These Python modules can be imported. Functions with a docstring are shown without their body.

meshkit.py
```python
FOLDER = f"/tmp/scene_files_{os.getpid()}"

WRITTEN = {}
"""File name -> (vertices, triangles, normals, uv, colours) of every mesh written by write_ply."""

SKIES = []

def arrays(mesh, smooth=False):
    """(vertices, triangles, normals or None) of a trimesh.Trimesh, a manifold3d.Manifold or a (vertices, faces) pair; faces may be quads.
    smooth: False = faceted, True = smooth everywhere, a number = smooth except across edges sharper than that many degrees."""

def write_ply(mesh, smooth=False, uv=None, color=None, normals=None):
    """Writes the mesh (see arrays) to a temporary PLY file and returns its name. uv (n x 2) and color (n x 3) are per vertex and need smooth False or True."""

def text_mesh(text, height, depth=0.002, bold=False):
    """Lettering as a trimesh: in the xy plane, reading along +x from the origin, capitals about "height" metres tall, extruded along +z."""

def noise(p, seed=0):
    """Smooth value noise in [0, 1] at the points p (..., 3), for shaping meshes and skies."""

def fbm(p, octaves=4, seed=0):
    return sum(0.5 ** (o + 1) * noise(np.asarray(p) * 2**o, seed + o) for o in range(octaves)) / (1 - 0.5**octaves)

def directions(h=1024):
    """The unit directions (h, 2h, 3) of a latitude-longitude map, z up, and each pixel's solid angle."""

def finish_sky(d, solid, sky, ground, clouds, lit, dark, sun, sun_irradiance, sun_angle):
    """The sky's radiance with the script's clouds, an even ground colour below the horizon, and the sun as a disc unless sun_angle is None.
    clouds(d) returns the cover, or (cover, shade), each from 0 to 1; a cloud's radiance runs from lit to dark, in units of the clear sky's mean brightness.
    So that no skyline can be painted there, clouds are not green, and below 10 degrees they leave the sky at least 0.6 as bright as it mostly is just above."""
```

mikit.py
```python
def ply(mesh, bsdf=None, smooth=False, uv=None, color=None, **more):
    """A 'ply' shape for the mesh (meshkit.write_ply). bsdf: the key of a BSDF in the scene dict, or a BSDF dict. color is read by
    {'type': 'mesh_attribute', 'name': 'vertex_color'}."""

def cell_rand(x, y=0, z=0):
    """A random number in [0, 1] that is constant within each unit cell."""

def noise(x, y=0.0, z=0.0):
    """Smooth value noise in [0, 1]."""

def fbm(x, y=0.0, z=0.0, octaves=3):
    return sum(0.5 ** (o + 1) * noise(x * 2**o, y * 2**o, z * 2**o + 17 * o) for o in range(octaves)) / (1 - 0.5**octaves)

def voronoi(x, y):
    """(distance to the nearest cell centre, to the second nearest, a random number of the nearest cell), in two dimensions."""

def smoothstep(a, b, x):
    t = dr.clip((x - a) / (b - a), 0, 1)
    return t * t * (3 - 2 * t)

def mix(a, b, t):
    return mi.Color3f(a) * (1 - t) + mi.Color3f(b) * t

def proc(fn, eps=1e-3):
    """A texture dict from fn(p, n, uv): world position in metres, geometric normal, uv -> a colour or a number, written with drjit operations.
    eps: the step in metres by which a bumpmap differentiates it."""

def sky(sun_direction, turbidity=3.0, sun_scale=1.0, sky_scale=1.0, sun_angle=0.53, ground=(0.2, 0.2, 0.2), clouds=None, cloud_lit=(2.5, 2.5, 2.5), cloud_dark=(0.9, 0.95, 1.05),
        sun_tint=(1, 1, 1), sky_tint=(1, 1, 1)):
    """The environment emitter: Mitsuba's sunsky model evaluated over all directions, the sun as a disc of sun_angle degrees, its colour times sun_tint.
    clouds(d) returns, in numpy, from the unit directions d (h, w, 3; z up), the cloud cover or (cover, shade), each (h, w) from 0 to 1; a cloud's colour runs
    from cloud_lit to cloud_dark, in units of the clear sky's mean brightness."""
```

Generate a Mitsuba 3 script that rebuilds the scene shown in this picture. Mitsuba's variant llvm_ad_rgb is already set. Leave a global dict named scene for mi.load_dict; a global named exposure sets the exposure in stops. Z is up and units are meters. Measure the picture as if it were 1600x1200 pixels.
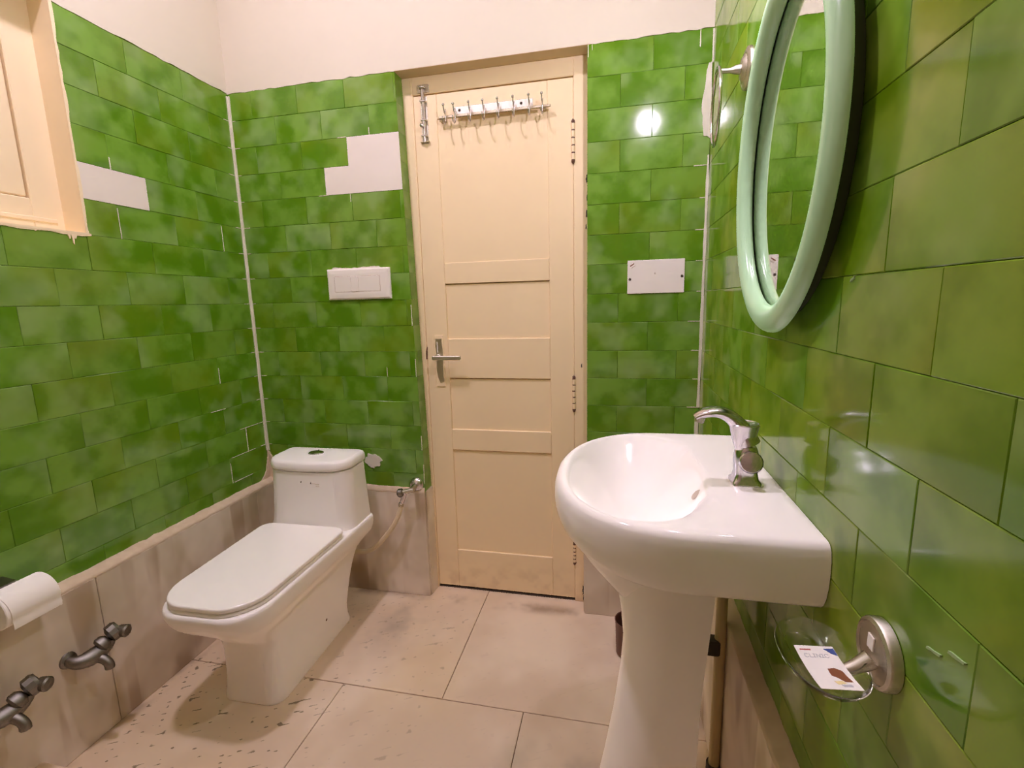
import math, random
import numpy as np
import trimesh
import drjit as dr
import mitsuba as mi
import mikit, meshkit
from mikit import proc, fbm, noise, cell_rand, smoothstep, mix, voronoi
from shapely.geometry import Polygon, box as sbox
from shapely.ops import unary_union

T = mi.ScalarTransform4f
random.seed(7)
rng = np.random.default_rng(11)

# ------------------------------------------------------------------ camera, light, exposure
W, H = 1.796, 2.07            # room width; height of the tile top on the back wall
CAM = np.array([1.50577, -1.76895, H - 0.83557])
FWD = np.array([-0.21198241, 0.96288447, -0.1670837])
UP = np.array([-0.01082552, 0.16864514, 0.98561738])
exposure = 2.54
WARM = (1.0, 0.85, 1.06)
LA, LB = 82.0, 70.0           # radiance of the mirror lamp's globe and of the ceiling lamp's disc
LAMP_A = (1.64, -0.80, 2.07)
LAMP_B = (0.60, -0.90, 2.94)
CEIL = 3.0
YF = -2.02                    # wall behind the camera

scene = {'type': 'scene'}
labels = {}
scene['camera'] = {'type': 'perspective', 'fov': 2 * math.degrees(math.atan(800 / 749.36)), 'fov_axis': 'x', 'near_clip': 0.01,
                   'to_world': T().look_at(origin=CAM.tolist(), target=(CAM + FWD).tolist(), up=UP.tolist())}


# ------------------------------------------------------------------ helpers
def key_for(name):
    if name not in USED:
        USED[name] = 0
        return name
    USED[name] += 1
    return f'{name}_{USED[name]:03d}'


USED = {}


def add(name, mesh, bsdf, parent=None, smooth=False, label=None, category=None, group=None, kind=None, uv=None, **more):
    k = key_for((parent + '__' if parent else '') + name)
    scene[k] = mikit.ply(mesh, bsdf, smooth=smooth, uv=uv, **more)
    tag(k, label, category, group, kind)
    return k


def tag(k, label=None, category=None, group=None, kind=None):
    d = {n: v for n, v in (('label', label), ('category', category), ('group', group), ('kind', kind)) if v}
    if d:
        labels[k] = {**labels.get(k, {}), **d}


def thing(name, label=None, category=None, group=None, kind=None):
    k = key_for(name)
    tag(k, label, category, group, kind)
    return k


def cat(*ms):
    ms = [m if isinstance(m, trimesh.Trimesh) else tm(m) for m in ms]
    return trimesh.util.concatenate(ms)


def tm(m):
    v, f = m
    return trimesh.Trimesh(np.asarray(v, float), np.asarray(f, int), process=False)


def bevel_box(lo, hi, b=0.002):
    """Box with chamfered edges (convex hull of three inset boxes)."""
    lo, hi = np.asarray(lo, float), np.asarray(hi, float)
    b = min(b, *((hi - lo) * 0.45))
    pts = []
    for ax in range(3):
        l, h = lo + b, hi - b
        l[ax], h[ax] = lo[ax], hi[ax]
        for i in range(8):
            pts.append([h[0] if i & 1 else l[0], h[1] if i & 2 else l[1], h[2] if i & 4 else l[2]])
    return trimesh.convex.convex_hull(np.array(pts))


def hull(pts):
    return trimesh.convex.convex_hull(np.asarray(pts, float))


def loft(rings, cap0=True, cap1=True):
    """Mesh through closed rings with the same number of points."""
    R = np.array(rings, float)
    m, n = R.shape[:2]
    v = R.reshape(-1, 3)
    f = []
    for i in range(m - 1):
        for j in range(n):
            a, b = i * n + j, i * n + (j + 1) % n
            c, d = a + n, b + n
            f += [[a, b, d], [a, d, c]]
    v = list(v)
    if cap0:
        v.append(R[0].mean(0)); c = len(v) - 1
        f += [[c, (j + 1) % n, j] for j in range(n)]
    if cap1:
        v.append(R[-1].mean(0)); c = len(v) - 1
        o = (m - 1) * n
        f += [[c, o + j, o + (j + 1) % n] for j in range(n)]
    t = trimesh.Trimesh(np.array(v), np.array(f), process=False)
    if t.volume < 0:
        t.invert()
    return t


def lathe(profile, n=40, axis='z', at=(0, 0, 0), closed=False):
    """Revolve (r, h) profile about an axis through `at`."""
    a = np.linspace(0, 2 * np.pi, n, endpoint=False)
    rings = [np.stack([r * np.cos(a), r * np.sin(a), np.full(n, h)], 1) for r, h in profile]
    m = loft(rings, not closed, not closed)
    return orient(m, axis, at)


def orient(m, axis, at):
    M = np.eye(4)
    if isinstance(axis, str):
        axis = {'x': (1, 0, 0), '-x': (-1, 0, 0), 'y': (0, 1, 0), '-y': (0, -1, 0), 'z': (0, 0, 1), '-z': (0, 0, -1)}[axis]
    M = trimesh.geometry.align_vectors([0, 0, 1], np.array(axis, float) / np.linalg.norm(axis))
    M = np.array(M)
    M[:3, 3] = at
    m = m.copy()
    m.apply_transform(M)
    return m


def tube(path, r, n=14, cap=True, squash=None, sub=1):
    """Round tube along a path (points are spline-smoothed when sub > 1); r may be a list."""
    P = np.asarray(path, float)
    r = np.broadcast_to(np.asarray(r, float), (len(P),)).copy()
    if sub > 1:
        from scipy.interpolate import CubicSpline
        t = np.r_[0, np.cumsum(np.linalg.norm(np.diff(P, axis=0), axis=1))]
        tt = np.linspace(0, t[-1], (len(P) - 1) * sub + 1)
        P, r = CubicSpline(t, P)(tt), np.interp(tt, t, r)
    tg = np.gradient(P, axis=0)
    tg /= np.linalg.norm(tg, axis=1, keepdims=True)
    u = np.cross(tg[0], [0.3, 0.2, 0.9]); u /= np.linalg.norm(u)
    a = np.linspace(0, 2 * np.pi, n, endpoint=False)
    rings = []
    for i in range(len(P)):
        u = u - tg[i] * (u @ tg[i]); u /= np.linalg.norm(u)
        w = np.cross(tg[i], u)
        rings.append(P[i] + r[i] * (np.cos(a)[:, None] * u + np.sin(a)[:, None] * w))
    return loft(rings, cap, cap)


def rrect(xc, hw, yf, yb, rf, rb, z, bow=0.0, n=10, taper=0.0):
    """Rounded rectangle seen from above, front edge at yf, back at yb (yb > yf)."""
    out = []
    for cx, cy, r, a0 in ((hw - rb, yb - rb, rb, 0), (-(hw - rb), yb - rb, rb, 90), (-(hw - rf), yf + rf, rf, 180), (hw - rf, yf + rf, rf, 270)):
        for a in np.radians(np.linspace(a0, a0 + 90, n)):
            out.append([cx + r * math.cos(a), cy + r * math.sin(a)])
    o = np.array(out)
    # points along the front and the back edge too
    res = []
    for i in range(len(o)):
        res.append(o[i])
        q = o[(i + 1) % len(o)]
        if i % n == n - 1:
            for t in (0.25, 0.5, 0.75):
                res.append(o[i] * (1 - t) + q * t)
    o = np.array(res)
    mid = (yf + yb) / 2
    front = np.clip((mid - o[:, 1]) / (mid - yf), 0, 1)
    o[:, 0] *= 1 - taper * np.clip((yb - o[:, 1]) / (yb - yf), 0, 1)
    o[:, 1] -= bow * front * (1 - (o[:, 0] / hw) ** 2)
    return np.stack([o[:, 0] + xc, o[:, 1], np.full(len(o), z)], 1)


def extrude(poly, d):
    return trimesh.creation.extrude_polygon(poly, d)


FRAMES = {'left': lambda a, z, d: np.stack([d, a, z], 1), 'right': lambda a, z, d: np.stack([W - d, a, z], 1), 'back': lambda a, z, d: np.stack([a, -d, z], 1), 'front': lambda a, z, d: np.stack([a, YF + d, z], 1)}
NORMAL = {'left': (1, 0, 0), 'right': (-1, 0, 0), 'back': (0, -1, 0)}


def on_wall(wall, mesh):
    """(a along the wall, z, d towards the room) -> world."""
    v = np.array(mesh.vertices)
    m = trimesh.Trimesh(FRAMES[wall](v[:, 0], v[:, 1], v[:, 2]), mesh.faces, process=False)
    if wall in ('right', 'back'):
        pass
    # keep outward winding
    s = np.linalg.det(np.stack([FRAMES[wall](*(np.array([e], float) for e in row))[0] - FRAMES[wall](*(np.zeros(1),) * 3)[0] for row in np.eye(3)]))
    if s < 0:
        m.invert()
    return m


def plate(wall, poly, d0, d1):
    m = extrude(poly, d1 - d0)
    m.apply_translation([0, 0, d0])
    return on_wall(wall, m)


def tile_mesh(a0, a1, z0, z1, d0, d1, b=0.0011, tilt=(0, 0)):
    """Bevelled tile without a back: vertices (a, z, d)."""
    v, f = [], []
    for (x0, x1, y0, y1, d) in ((a0, a1, z0, z1, d0), (a0, a1, z0, z1, d1 - b * 0.8), (a0 + b, a1 - b, z0 + b, z1 - b, d1)):
        v += [[x0, y0, d], [x1, y0, d], [x1, y1, d], [x0, y1, d]]
    v = np.array(v, float)
    ca, cz = (a0 + a1) / 2, (z0 + z1) / 2
    v[4:, 2] += tilt[0] * (v[4:, 0] - ca) + tilt[1] * (v[4:, 1] - cz)
    for i in range(2):
        for j in range(4):
            a, b_ = i * 4 + j, i * 4 + (j + 1) % 4
            f += [[a, b_, b_ + 4], [a, b_ + 4, a + 4]]
    f += [[8, 9, 10], [8, 10, 11]]
    return trimesh.Trimesh(v, np.array(f), process=False)


# ------------------------------------------------------------------ materials
def principled(base, rough=0.5, spec=0.5, **k):
    return {'type': 'principled', 'base_color': base if isinstance(base, dict) else {'type': 'rgb', 'value': list(base)}, 'roughness': rough, 'specular': spec, **k}


def tile_color(p, n, uv):
    u, v = uv.x, uv.y
    c = fbm(u * 16, v * 16, 3.1, 4)
    c2 = fbm(u * 7 + 31, v * 7, 7.7, 3)
    c3 = noise(u * 3.1, v * 3.1 + 9, 1.3)
    base = mix((0.080, 0.205, 0.0055), (0.150, 0.305, 0.034), smoothstep(0.34, 0.70, c))
    base = mix(base, mi.Color3f(0.155, 0.232, 0.006), smoothstep(0.42, 0.78, c2) * 0.5)
    base = mix(base, mi.Color3f(0.260, 0.385, 0.150), smoothstep(0.48, 0.85, fbm(u * 12 + 5, v * 12, 11.0, 3)) * 0.45)
    return base * (0.94 + 0.12 * c3)


M_TILE = 'mat_tile'
scene[M_TILE] = principled(proc(tile_color), 0.105, 0.42)


def dim_olive_tile_color(p, n, uv):  # right wall's olive hue, with its dimmer light mixed into the colour
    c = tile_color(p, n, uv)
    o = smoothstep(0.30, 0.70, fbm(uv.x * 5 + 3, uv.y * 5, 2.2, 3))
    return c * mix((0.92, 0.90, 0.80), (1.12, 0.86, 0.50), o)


M_DIM_OLIVE = 'mat_dim_olive_tile'
scene[M_DIM_OLIVE] = principled(proc(dim_olive_tile_color), 0.105, 0.42)


def plaster_color(p, n, uv):
    c = fbm(p.x * 3, p.y * 3, p.z * 3, 3)
    return mix((0.62, 0.565, 0.455), (0.65, 0.60, 0.49), c)


scene['mat_plaster'] = principled(proc(plaster_color), 0.8, 0.2)
scene['mat_added_dado'] = principled((0.36, 0.27, 0.20), 0.7, 0.3)
scene['mat_whitewash'] = principled((0.86, 0.83, 0.77), 0.8, 0.2)


def marble_floor(p, n, uv):
    c = fbm(p.x * 4, p.y * 4, 1.0, 4)
    s = fbm(p.x * 9 + 3, p.y * 9, 5.0, 4)
    base = mix((0.62, 0.49, 0.36), (0.74, 0.62, 0.48), smoothstep(0.3, 0.7, c))
    yel = smoothstep(0.5, 0.75, fbm(p.x * 2.3 + 4, p.y * 2.3 + 1, 2.0, 3))
    base = mix(base, mi.Color3f(0.66, 0.50, 0.30), yel * 0.5)
    # grey soiling beside the pan, short dark scratches on the near left slab
    d1 = dr.exp(-dr.square((p.x - 0.66) / 0.17) - dr.square((p.y + 0.20) / 0.14))
    base = mix(base, mi.Color3f(0.30, 0.26, 0.21), dr.clip(d1 * 1.1 * smoothstep(0.25, 0.85, s), 0, 1) * 0.6)
    d2 = dr.exp(-dr.square((p.x - 1.36) / 0.13) - dr.square((p.y + 0.70) / 0.10))
    base = mix(base, mi.Color3f(0.28, 0.26, 0.23), dr.clip(d2 * 1.1 * smoothstep(0.3, 0.85, s), 0, 1) * 0.6)
    q = noise(p.x * 42 + p.y * 26, p.y * 110 - p.x * 60, 3.0)
    near = smoothstep(0.05, 0.3, noise(p.x * 3, p.y * 3, 9.0)) * dr.select((p.x < 0.66) & (p.y < -0.5), 1.0, dr.select(p.x < 0.95, 0.35, 0.06))
    base = mix(base, mi.Color3f(0.16, 0.12, 0.07), smoothstep(0.86, 0.93, q) * near * 0.85)
    # dirt along the walls
    edge = dr.minimum(dr.minimum(p.x - 0.03, W - 0.03 - p.x), dr.abs(p.y + 0.012))
    return mix(base, mi.Color3f(0.24, 0.16, 0.10), (1 - smoothstep(0.0, 0.05, edge)) * smoothstep(0.35, 0.7, s) * 0.7)


scene['mat_floor'] = principled(proc(marble_floor), 0.38, 0.4)


def marble_skirt(p, n, uv):
    c = fbm(p.x * 5 + p.y * 3, p.y * 5, p.z * 5, 4)
    s = fbm(p.x * 11, p.y * 11 + 4, p.z * 5, 3)
    base = mix((0.57, 0.485, 0.375), (0.74, 0.65, 0.545), smoothstep(0.3, 0.7, c))
    base = mix(base, mi.Color3f(0.42, 0.33, 0.19), smoothstep(0.52, 0.78, s) * 0.7)
    run = smoothstep(0.62, 0.8, noise(p.y * 26 + p.x * 26, 1.0, p.z * 2.0))
    base = mix(base, mi.Color3f(0.30, 0.18, 0.09), run * 0.45 * smoothstep(0.30, 0.6, s))
    return mix(base, mi.Color3f(0.24, 0.16, 0.10), (1 - smoothstep(0.0, 0.16, p.z)) * smoothstep(0.38, 0.7, s) * 0.6)


scene['mat_skirt'] = principled(proc(marble_skirt), 0.4, 0.4)


def mortar_color(p, n, uv):
    return mix((0.50, 0.38, 0.26), (0.66, 0.54, 0.40), fbm(p.x * 40, p.y * 40, p.z * 40, 3))


scene['mat_mortar'] = principled(proc(mortar_color), 0.85, 0.2)


def door_color(p, n, uv):
    c = fbm(p.x * 5, p.y * 5, p.z * 3, 3)
    base = mix((0.81, 0.64, 0.40), (0.85, 0.685, 0.44), c)
    s = fbm(p.x * 22, 2.0, p.z * 22, 3)
    base = mix(base, mi.Color3f(0.40, 0.24, 0.13), (1 - smoothstep(0.0, 0.22, p.z)) * smoothstep(0.35, 0.85, s) * 0.32)
    return base


scene['mat_door'] = principled(proc(door_color), 0.42, 0.4)
scene['mat_reveal'] = principled((0.60, 0.46, 0.29), 0.7, 0.2)
scene['mat_window'] = principled(proc(lambda p, n, uv: mix((0.78, 0.65, 0.43), (0.82, 0.69, 0.47), fbm(p.x * 5, p.y * 5, p.z * 5, 3))), 0.5, 0.3)
scene['mat_grout'] = principled((0.09, 0.15, 0.02), 0.9, 0.2)
scene['mat_white_grout'] = principled(proc(lambda p, n, uv: mix((0.52, 0.50, 0.38), (0.72, 0.69, 0.58), fbm(p.x * 60, p.y * 60, p.z * 25, 3))), 0.7, 0.3)
scene['mat_white_patch'] = principled(proc(lambda p, n, uv: mix((0.70, 0.64, 0.57), (0.74, 0.68, 0.61), fbm(p.x * 12, p.y * 12, p.z * 12, 3))), 0.35, 0.4)
scene['mat_ceramic'] = principled((0.87, 0.84, 0.81), 0.07, 0.5)
scene['mat_seat'] = principled((0.87, 0.84, 0.80), 0.14, 0.5)
scene['mat_white_plastic'] = principled((0.79, 0.74, 0.68), 0.25, 0.5)
scene['mat_plastic_line'] = principled((0.60, 0.52, 0.45), 0.4, 0.4)
scene['mat_chrome'] = {'type': 'roughconductor', 'material': 'Cr', 'alpha': 0.06}
scene['mat_chrome_dull'] = {'type': 'roughconductor', 'alpha': 0.28, 'specular_reflectance': {'type': 'rgb', 'value': [0.60, 0.56, 0.48]}}
scene['mat_tap'] = {'type': 'roughconductor', 'alpha': 0.27, 'specular_reflectance': {'type': 'rgb', 'value': [0.24, 0.225, 0.20]}}
scene['mat_bare_metal'] = {'type': 'roughconductor', 'alpha': 0.32, 'specular_reflectance': {'type': 'rgb', 'value': [0.52, 0.46, 0.34]}}
scene['mat_mirror'] = {'type': 'conductor', 'specular_reflectance': {'type': 'rgb', 'value': [0.86, 0.88, 0.86]}}
scene['mat_mirror_frame'] = principled((0.39, 0.63, 0.385), 0.2, 0.5)
scene['mat_mirror_shade'] = principled((0.045, 0.055, 0.025), 0.6, 0.3)
scene['mat_joint'] = principled((0.20, 0.145, 0.10), 0.8, 0.2)
scene['mat_dark'] = principled((0.05, 0.035, 0.025), 0.6, 0.3)
scene['mat_brown'] = principled((0.12, 0.055, 0.035), 0.4, 0.4)
scene['mat_pipe'] = principled((0.52, 0.40, 0.20), 0.45, 0.4)
scene['mat_hose'] = principled((0.66, 0.55, 0.38), 0.4, 0.4)
scene['mat_paper_roll'] = principled((0.88, 0.85, 0.80), 0.9, 0.1)
scene['mat_glint_smear'] = principled((0.26, 0.38, 0.17), 0.6, 0.3)
scene['mat_glass'] = {'type': 'dielectric', 'int_ior': 1.5, 'ext_ior': 1.0}
scene['mat_card'] = principled((0.80, 0.77, 0.74), 0.35, 0.4)
scene['mat_ink_grey'] = principled((0.42, 0.42, 0.46), 0.5, 0.3)
scene['mat_ink_blue'] = principled((0.05, 0.08, 0.26), 0.5, 0.3)
scene['mat_ink_red'] = principled((0.40, 0.10, 0.09), 0.5, 0.3)
scene['mat_ink_brown'] = principled((0.20, 0.07, 0.03), 0.5, 0.3)
scene['mat_ink_skin'] = principled((0.60, 0.38, 0.28), 0.5, 0.3)
scene['mat_ink_yellow'] = principled((0.72, 0.60, 0.30), 0.5, 0.3)
scene['mat_lamp_holder'] = principled((0.75, 0.72, 0.68), 0.4, 0.4)

# ------------------------------------------------------------------ the room shell
DL = [(0.709, H + 0.0), (0.7375, H - 1.60), (0.739, 0.0)]          # left edge of the doorway
DR = 1.4015
DOORWAY = Polygon([(DL[0][0], H), (DR, H), (DR - 0.012, -0.01), (0.739, -0.01), DL[1]])
DOOR_CUT = Polygon([(0.69, H + 0.0), (DR + 0.02, H + 0.0), (DR + 0.02, -0.01), (0.69, -0.01)])
WIN = sbox(-1.35, H - 0.607, -0.6155, H + 0.03)
GD = 0.0025                    # grout lies this far below the tile faces

wl = thing('wall_left', kind='structure'); wb = thing('wall_back', kind='structure'); wr = thing('wall_right', kind='structure')
back_shell = sbox(-0.15, -0.1, W + 0.15, CEIL + 0.1).difference(sbox(0.690, -0.2, DR + 0.012, H))
add('base', plate('back', back_shell, -0.16, -GD), 'mat_grout', wb)
left_shell = sbox(YF - 0.1, -0.1, 0.12, CEIL + 0.1).difference(WIN)
add('base', plate('left', left_shell, -0.16, -GD), 'mat_grout', wl)
add('base', plate('right', sbox(YF - 0.1, -0.1, 0.12, CEIL + 0.1), -0.16, -GD), 'mat_grout', wr)
wf = thing('wall_front', kind='structure')
add('base', trimesh.creation.box(bounds=[[-0.16, YF - 0.16, -0.1], [W + 0.16, YF - GD, CEIL + 0.1]]), 'mat_grout', wf)
add('plaster', plate('front', sbox(0, H, W, CEIL), -GD - 0.001, 0.0012), 'mat_plaster', wf)
add('ceiling', trimesh.creation.box(bounds=[[-0.16, YF - 0.16, CEIL], [W + 0.16, 0.16, CEIL + 0.1]]), 'mat_whitewash', kind='structure')


def wavy(a0, a1, z, amp, n, seed, top):
    """Polygon from a wavy lower edge near z up to top."""
    r = np.random.default_rng(seed)
    a = np.linspace(a0, a1, n)
    e = z + amp * (r.random(n) - 0.5)
    return Polygon([*zip(a, e), (a1, top), (a0, top)])


# cream plaster above the tiles, its lower edge brushed a little over them
pb = wavy(-0.02, W, H - 0.001, 0.006, 70, 3, CEIL + 0.05).difference(sbox(DL[0][0], 0, DR, H + 0.0005))
add('plaster', plate('back', pb, -GD - 0.001, 0.0012), 'mat_plaster', wb)
pl = wavy(YF, 0.0, H + 0.001, 0.005, 60, 4, CEIL + 0.05).difference(WIN)
add('plaster', plate('left', pl, -GD - 0.001, 0.0012), 'mat_plaster', wl)
TOP_R = H + 0.3048
add('plaster', plate('right', wavy(YF, 0.0, TOP_R, 0.004, 40, 5, CEIL + 0.05), -GD - 0.001, 0.0012), 'mat_plaster', wr)

# green tiles, one by one
ROW, GAP = 0.1016, 0.0007
WHITE_L = sbox(-0.6155, H - 5 * ROW, -0.404, H - 4 * ROW)
WHITE_B = unary_union([sbox(0.500, H - 3 * ROW, 0.74, H - 2 * ROW), sbox(0.396, H - 4 * ROW, 0.74, H - 3 * ROW)])


def lay(wall, parent, region, rows, joints, tilt, seed):
    r = np.random.default_rng(seed)
    for k in rows:
        z1, z0 = H - k * ROW, H - (k + 1) * ROW
        js = joints(k)
        for a0, a1 in zip(js[:-1], js[1:]):
            rect = sbox(a0 + GAP / 2, z0 + GAP / 2, a1 - GAP / 2, z1 - GAP / 2)
            cut = rect.intersection(region)
            for g in getattr(cut, 'geoms', [cut]):
                if g.is_empty or g.geom_type != 'Polygon' or g.area < 2.5e-4:
                    continue
                b = g.bounds
                off = r.random(2) * 40
                proud = (r.random() - 0.5) * 0.0008
                tl = (r.random(2) - 0.5) * 2 * tilt
                if g.area > 0.999 * (b[2] - b[0]) * (b[3] - b[1]):
                    m = tile_mesh(b[0], b[2], b[1], b[3], -0.006, proud, tilt=tl)
                else:
                    m = extrude(g, 0.006 + proud); m.apply_translation([0, 0, -0.006])
                uv = np.array(m.vertices)[:, :2] + off
                add('tile', on_wall(wall, m), M_DIM_OLIVE if wall == 'right' else M_TILE, parent, uv=uv)


def series(lo, hi, phase, step):
    k0 = math.ceil((lo - phase) / step + 0.15)
    js = [lo]
    x = phase + k0 * step
    while x < hi - 0.15 * step:
        js.append(x); x += step
    return js + [hi]


lay('left', wl, sbox(YF, 0.3, 0, H).difference(unary_union([WIN, WHITE_L])), range(0, 16),
    lambda k: series(YF, -0.0005, -0.211 if k % 2 == 0 else -0.110, 0.2025), 0.004, 21)
BACK_OK = sbox(0, 0.3, W, H).difference(unary_union([DOORWAY.buffer(0.0005), WHITE_B]))
lay('back', wb, BACK_OK.intersection(sbox(0, 0, 1.0, 9)), range(0, 16),
    lambda k: series(0.0005, 0.745, 0.104 if k % 2 == 0 else 0.199, 0.1995), 0.004, 22)
lay('back', wb, BACK_OK.intersection(sbox(1.0, 0, W, 9)), range(0, 16),
    lambda k: series(DR + 0.0005, W - 0.0005, 1.613 if (k % 2 == 0) == (k < 7) else 1.510, 0.2025), 0.003, 23)
lay('right', wr, sbox(YF, 0.3, 0, TOP_R), range(-3, 16),
    lambda k: series(YF, -0.0005, -0.0335 if k % 2 == 0 else -0.135, 0.2025), 0.0025, 24)

add('added_dado', plate('front', sbox(0, 0, W, H), -GD - 0.001, 0.004), 'mat_added_dado', wf)  # unseen brown lower wall, added to warm and dim the bounced light

# missing tiles filled white
add('white_patch', plate('left', WHITE_L.buffer(-0.0006), -0.006, 0.0006), 'mat_white_patch', wl, label='white filled gap where a green tile is missing, below the window corner')
wbp = WHITE_B.intersection(Polygon([(0.3, H), (0.7105, H), (0.7175, H - 0.5), (0.3, H - 0.5)])).buffer(-0.0006)
add('white_patch', plate('back', wbp, -0.006, 0.0006), 'mat_white_patch', wb, label='white stepped patch where green tiles are missing beside the door')


def blob(pts, jit, seed, sub=5):
    r = np.random.default_rng(seed)
    p = np.array(pts, float)
    out = []
    for i in range(len(p)):
        q = p[(i + 1) % len(p)]
        for t in np.linspace(0, 1, sub, endpoint=False):
            out.append(p[i] * (1 - t) + q * t + (r.random(2) - 0.5) * 2 * jit)
    g = Polygon(out).buffer(0)
    return max(g.geoms, key=lambda x: x.area) if hasattr(g, 'geoms') else g


# white grout: corner strips with a tick at each course, loose pieces in the joints
def strip(pts, w, jit, seed):
    """Ragged strip about a poly-line (a, z)."""
    r = np.random.default_rng(seed)
    p = np.array(pts, float)
    t = np.linspace(0, 1, 40)
    a = np.interp(t, np.linspace(0, 1, len(p)), p[:, 0]); z = np.interp(t, np.linspace(0, 1, len(p)), p[:, 1])
    ww = np.interp(t, np.linspace(0, 1, len(w)), w)
    l = np.stack([a - ww * 0.5 - jit * r.random(40), z], 1); h = np.stack([a + ww * 0.5 + jit * r.random(40), z], 1)
    return Polygon([*l, *h[::-1]]).buffer(0)


MG = 'mat_white_grout'


def grout(wall, parent, poly, d=0.0016):
    g = max(poly.geoms, key=lambda x: x.area) if hasattr(poly, 'geoms') else poly
    add('grout_strip', plate(wall, g, -0.004, d), MG, parent)


grout('back', wb, strip([(0.0045, H - 0.01), (0.0045, 0.62)], [0.011, 0.008, 0.009, 0.008, 0.008, 0.010, 0.009, 0.009, 0.012], 0.0015, 1), 0.003)
grout('left', wl, strip([(-0.004, H - 0.01), (-0.004, 0.62)], [0.006, 0.005, 0.004, 0.006, 0.006, 0.006, 0.008], 0.0015, 2), 0.003)
for k in range(1, 15):
    z = H - k * ROW
    grout('back', wb, sbox(0.006, z - 0.0012, 0.022 + 0.016 * rng.random(), z + 0.0012))
    grout('left', wl, sbox(-0.026 - 0.012 * rng.random(), z - 0.0012, -0.004, z + 0.0012))
grout('back', wb, blob([(W - 0.014, H - ROW * 1.0), (W - 0.004, H - ROW * 1.0), (W - 0.001, H - ROW * 3.2), (W - 0.022, H - ROW * 3.1), (W - 0.030, H - ROW * 2.2)], 0.002, 5), 0.004)
grout('back', wb, strip([(W - 0.004, H - ROW * 3.7), (W - 0.005, H - ROW * 12)], [0.003, 0.008, 0.006, 0.009, 0.006, 0.008, 0.009, 0.008, 0.006, 0.009], 0.001, 6), 0.003)
grout('back', wb, strip([(W - 0.008, H - ROW * 12.3), (W - 0.008, H - ROW * 13)], [0.011, 0.012], 0.001, 61), 0.003)
grout('back', wb, strip([(W - 0.002, H - 0.004), (W - 0.002, H - ROW)], [0.004, 0.003], 0.001, 7), 0.002)
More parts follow.
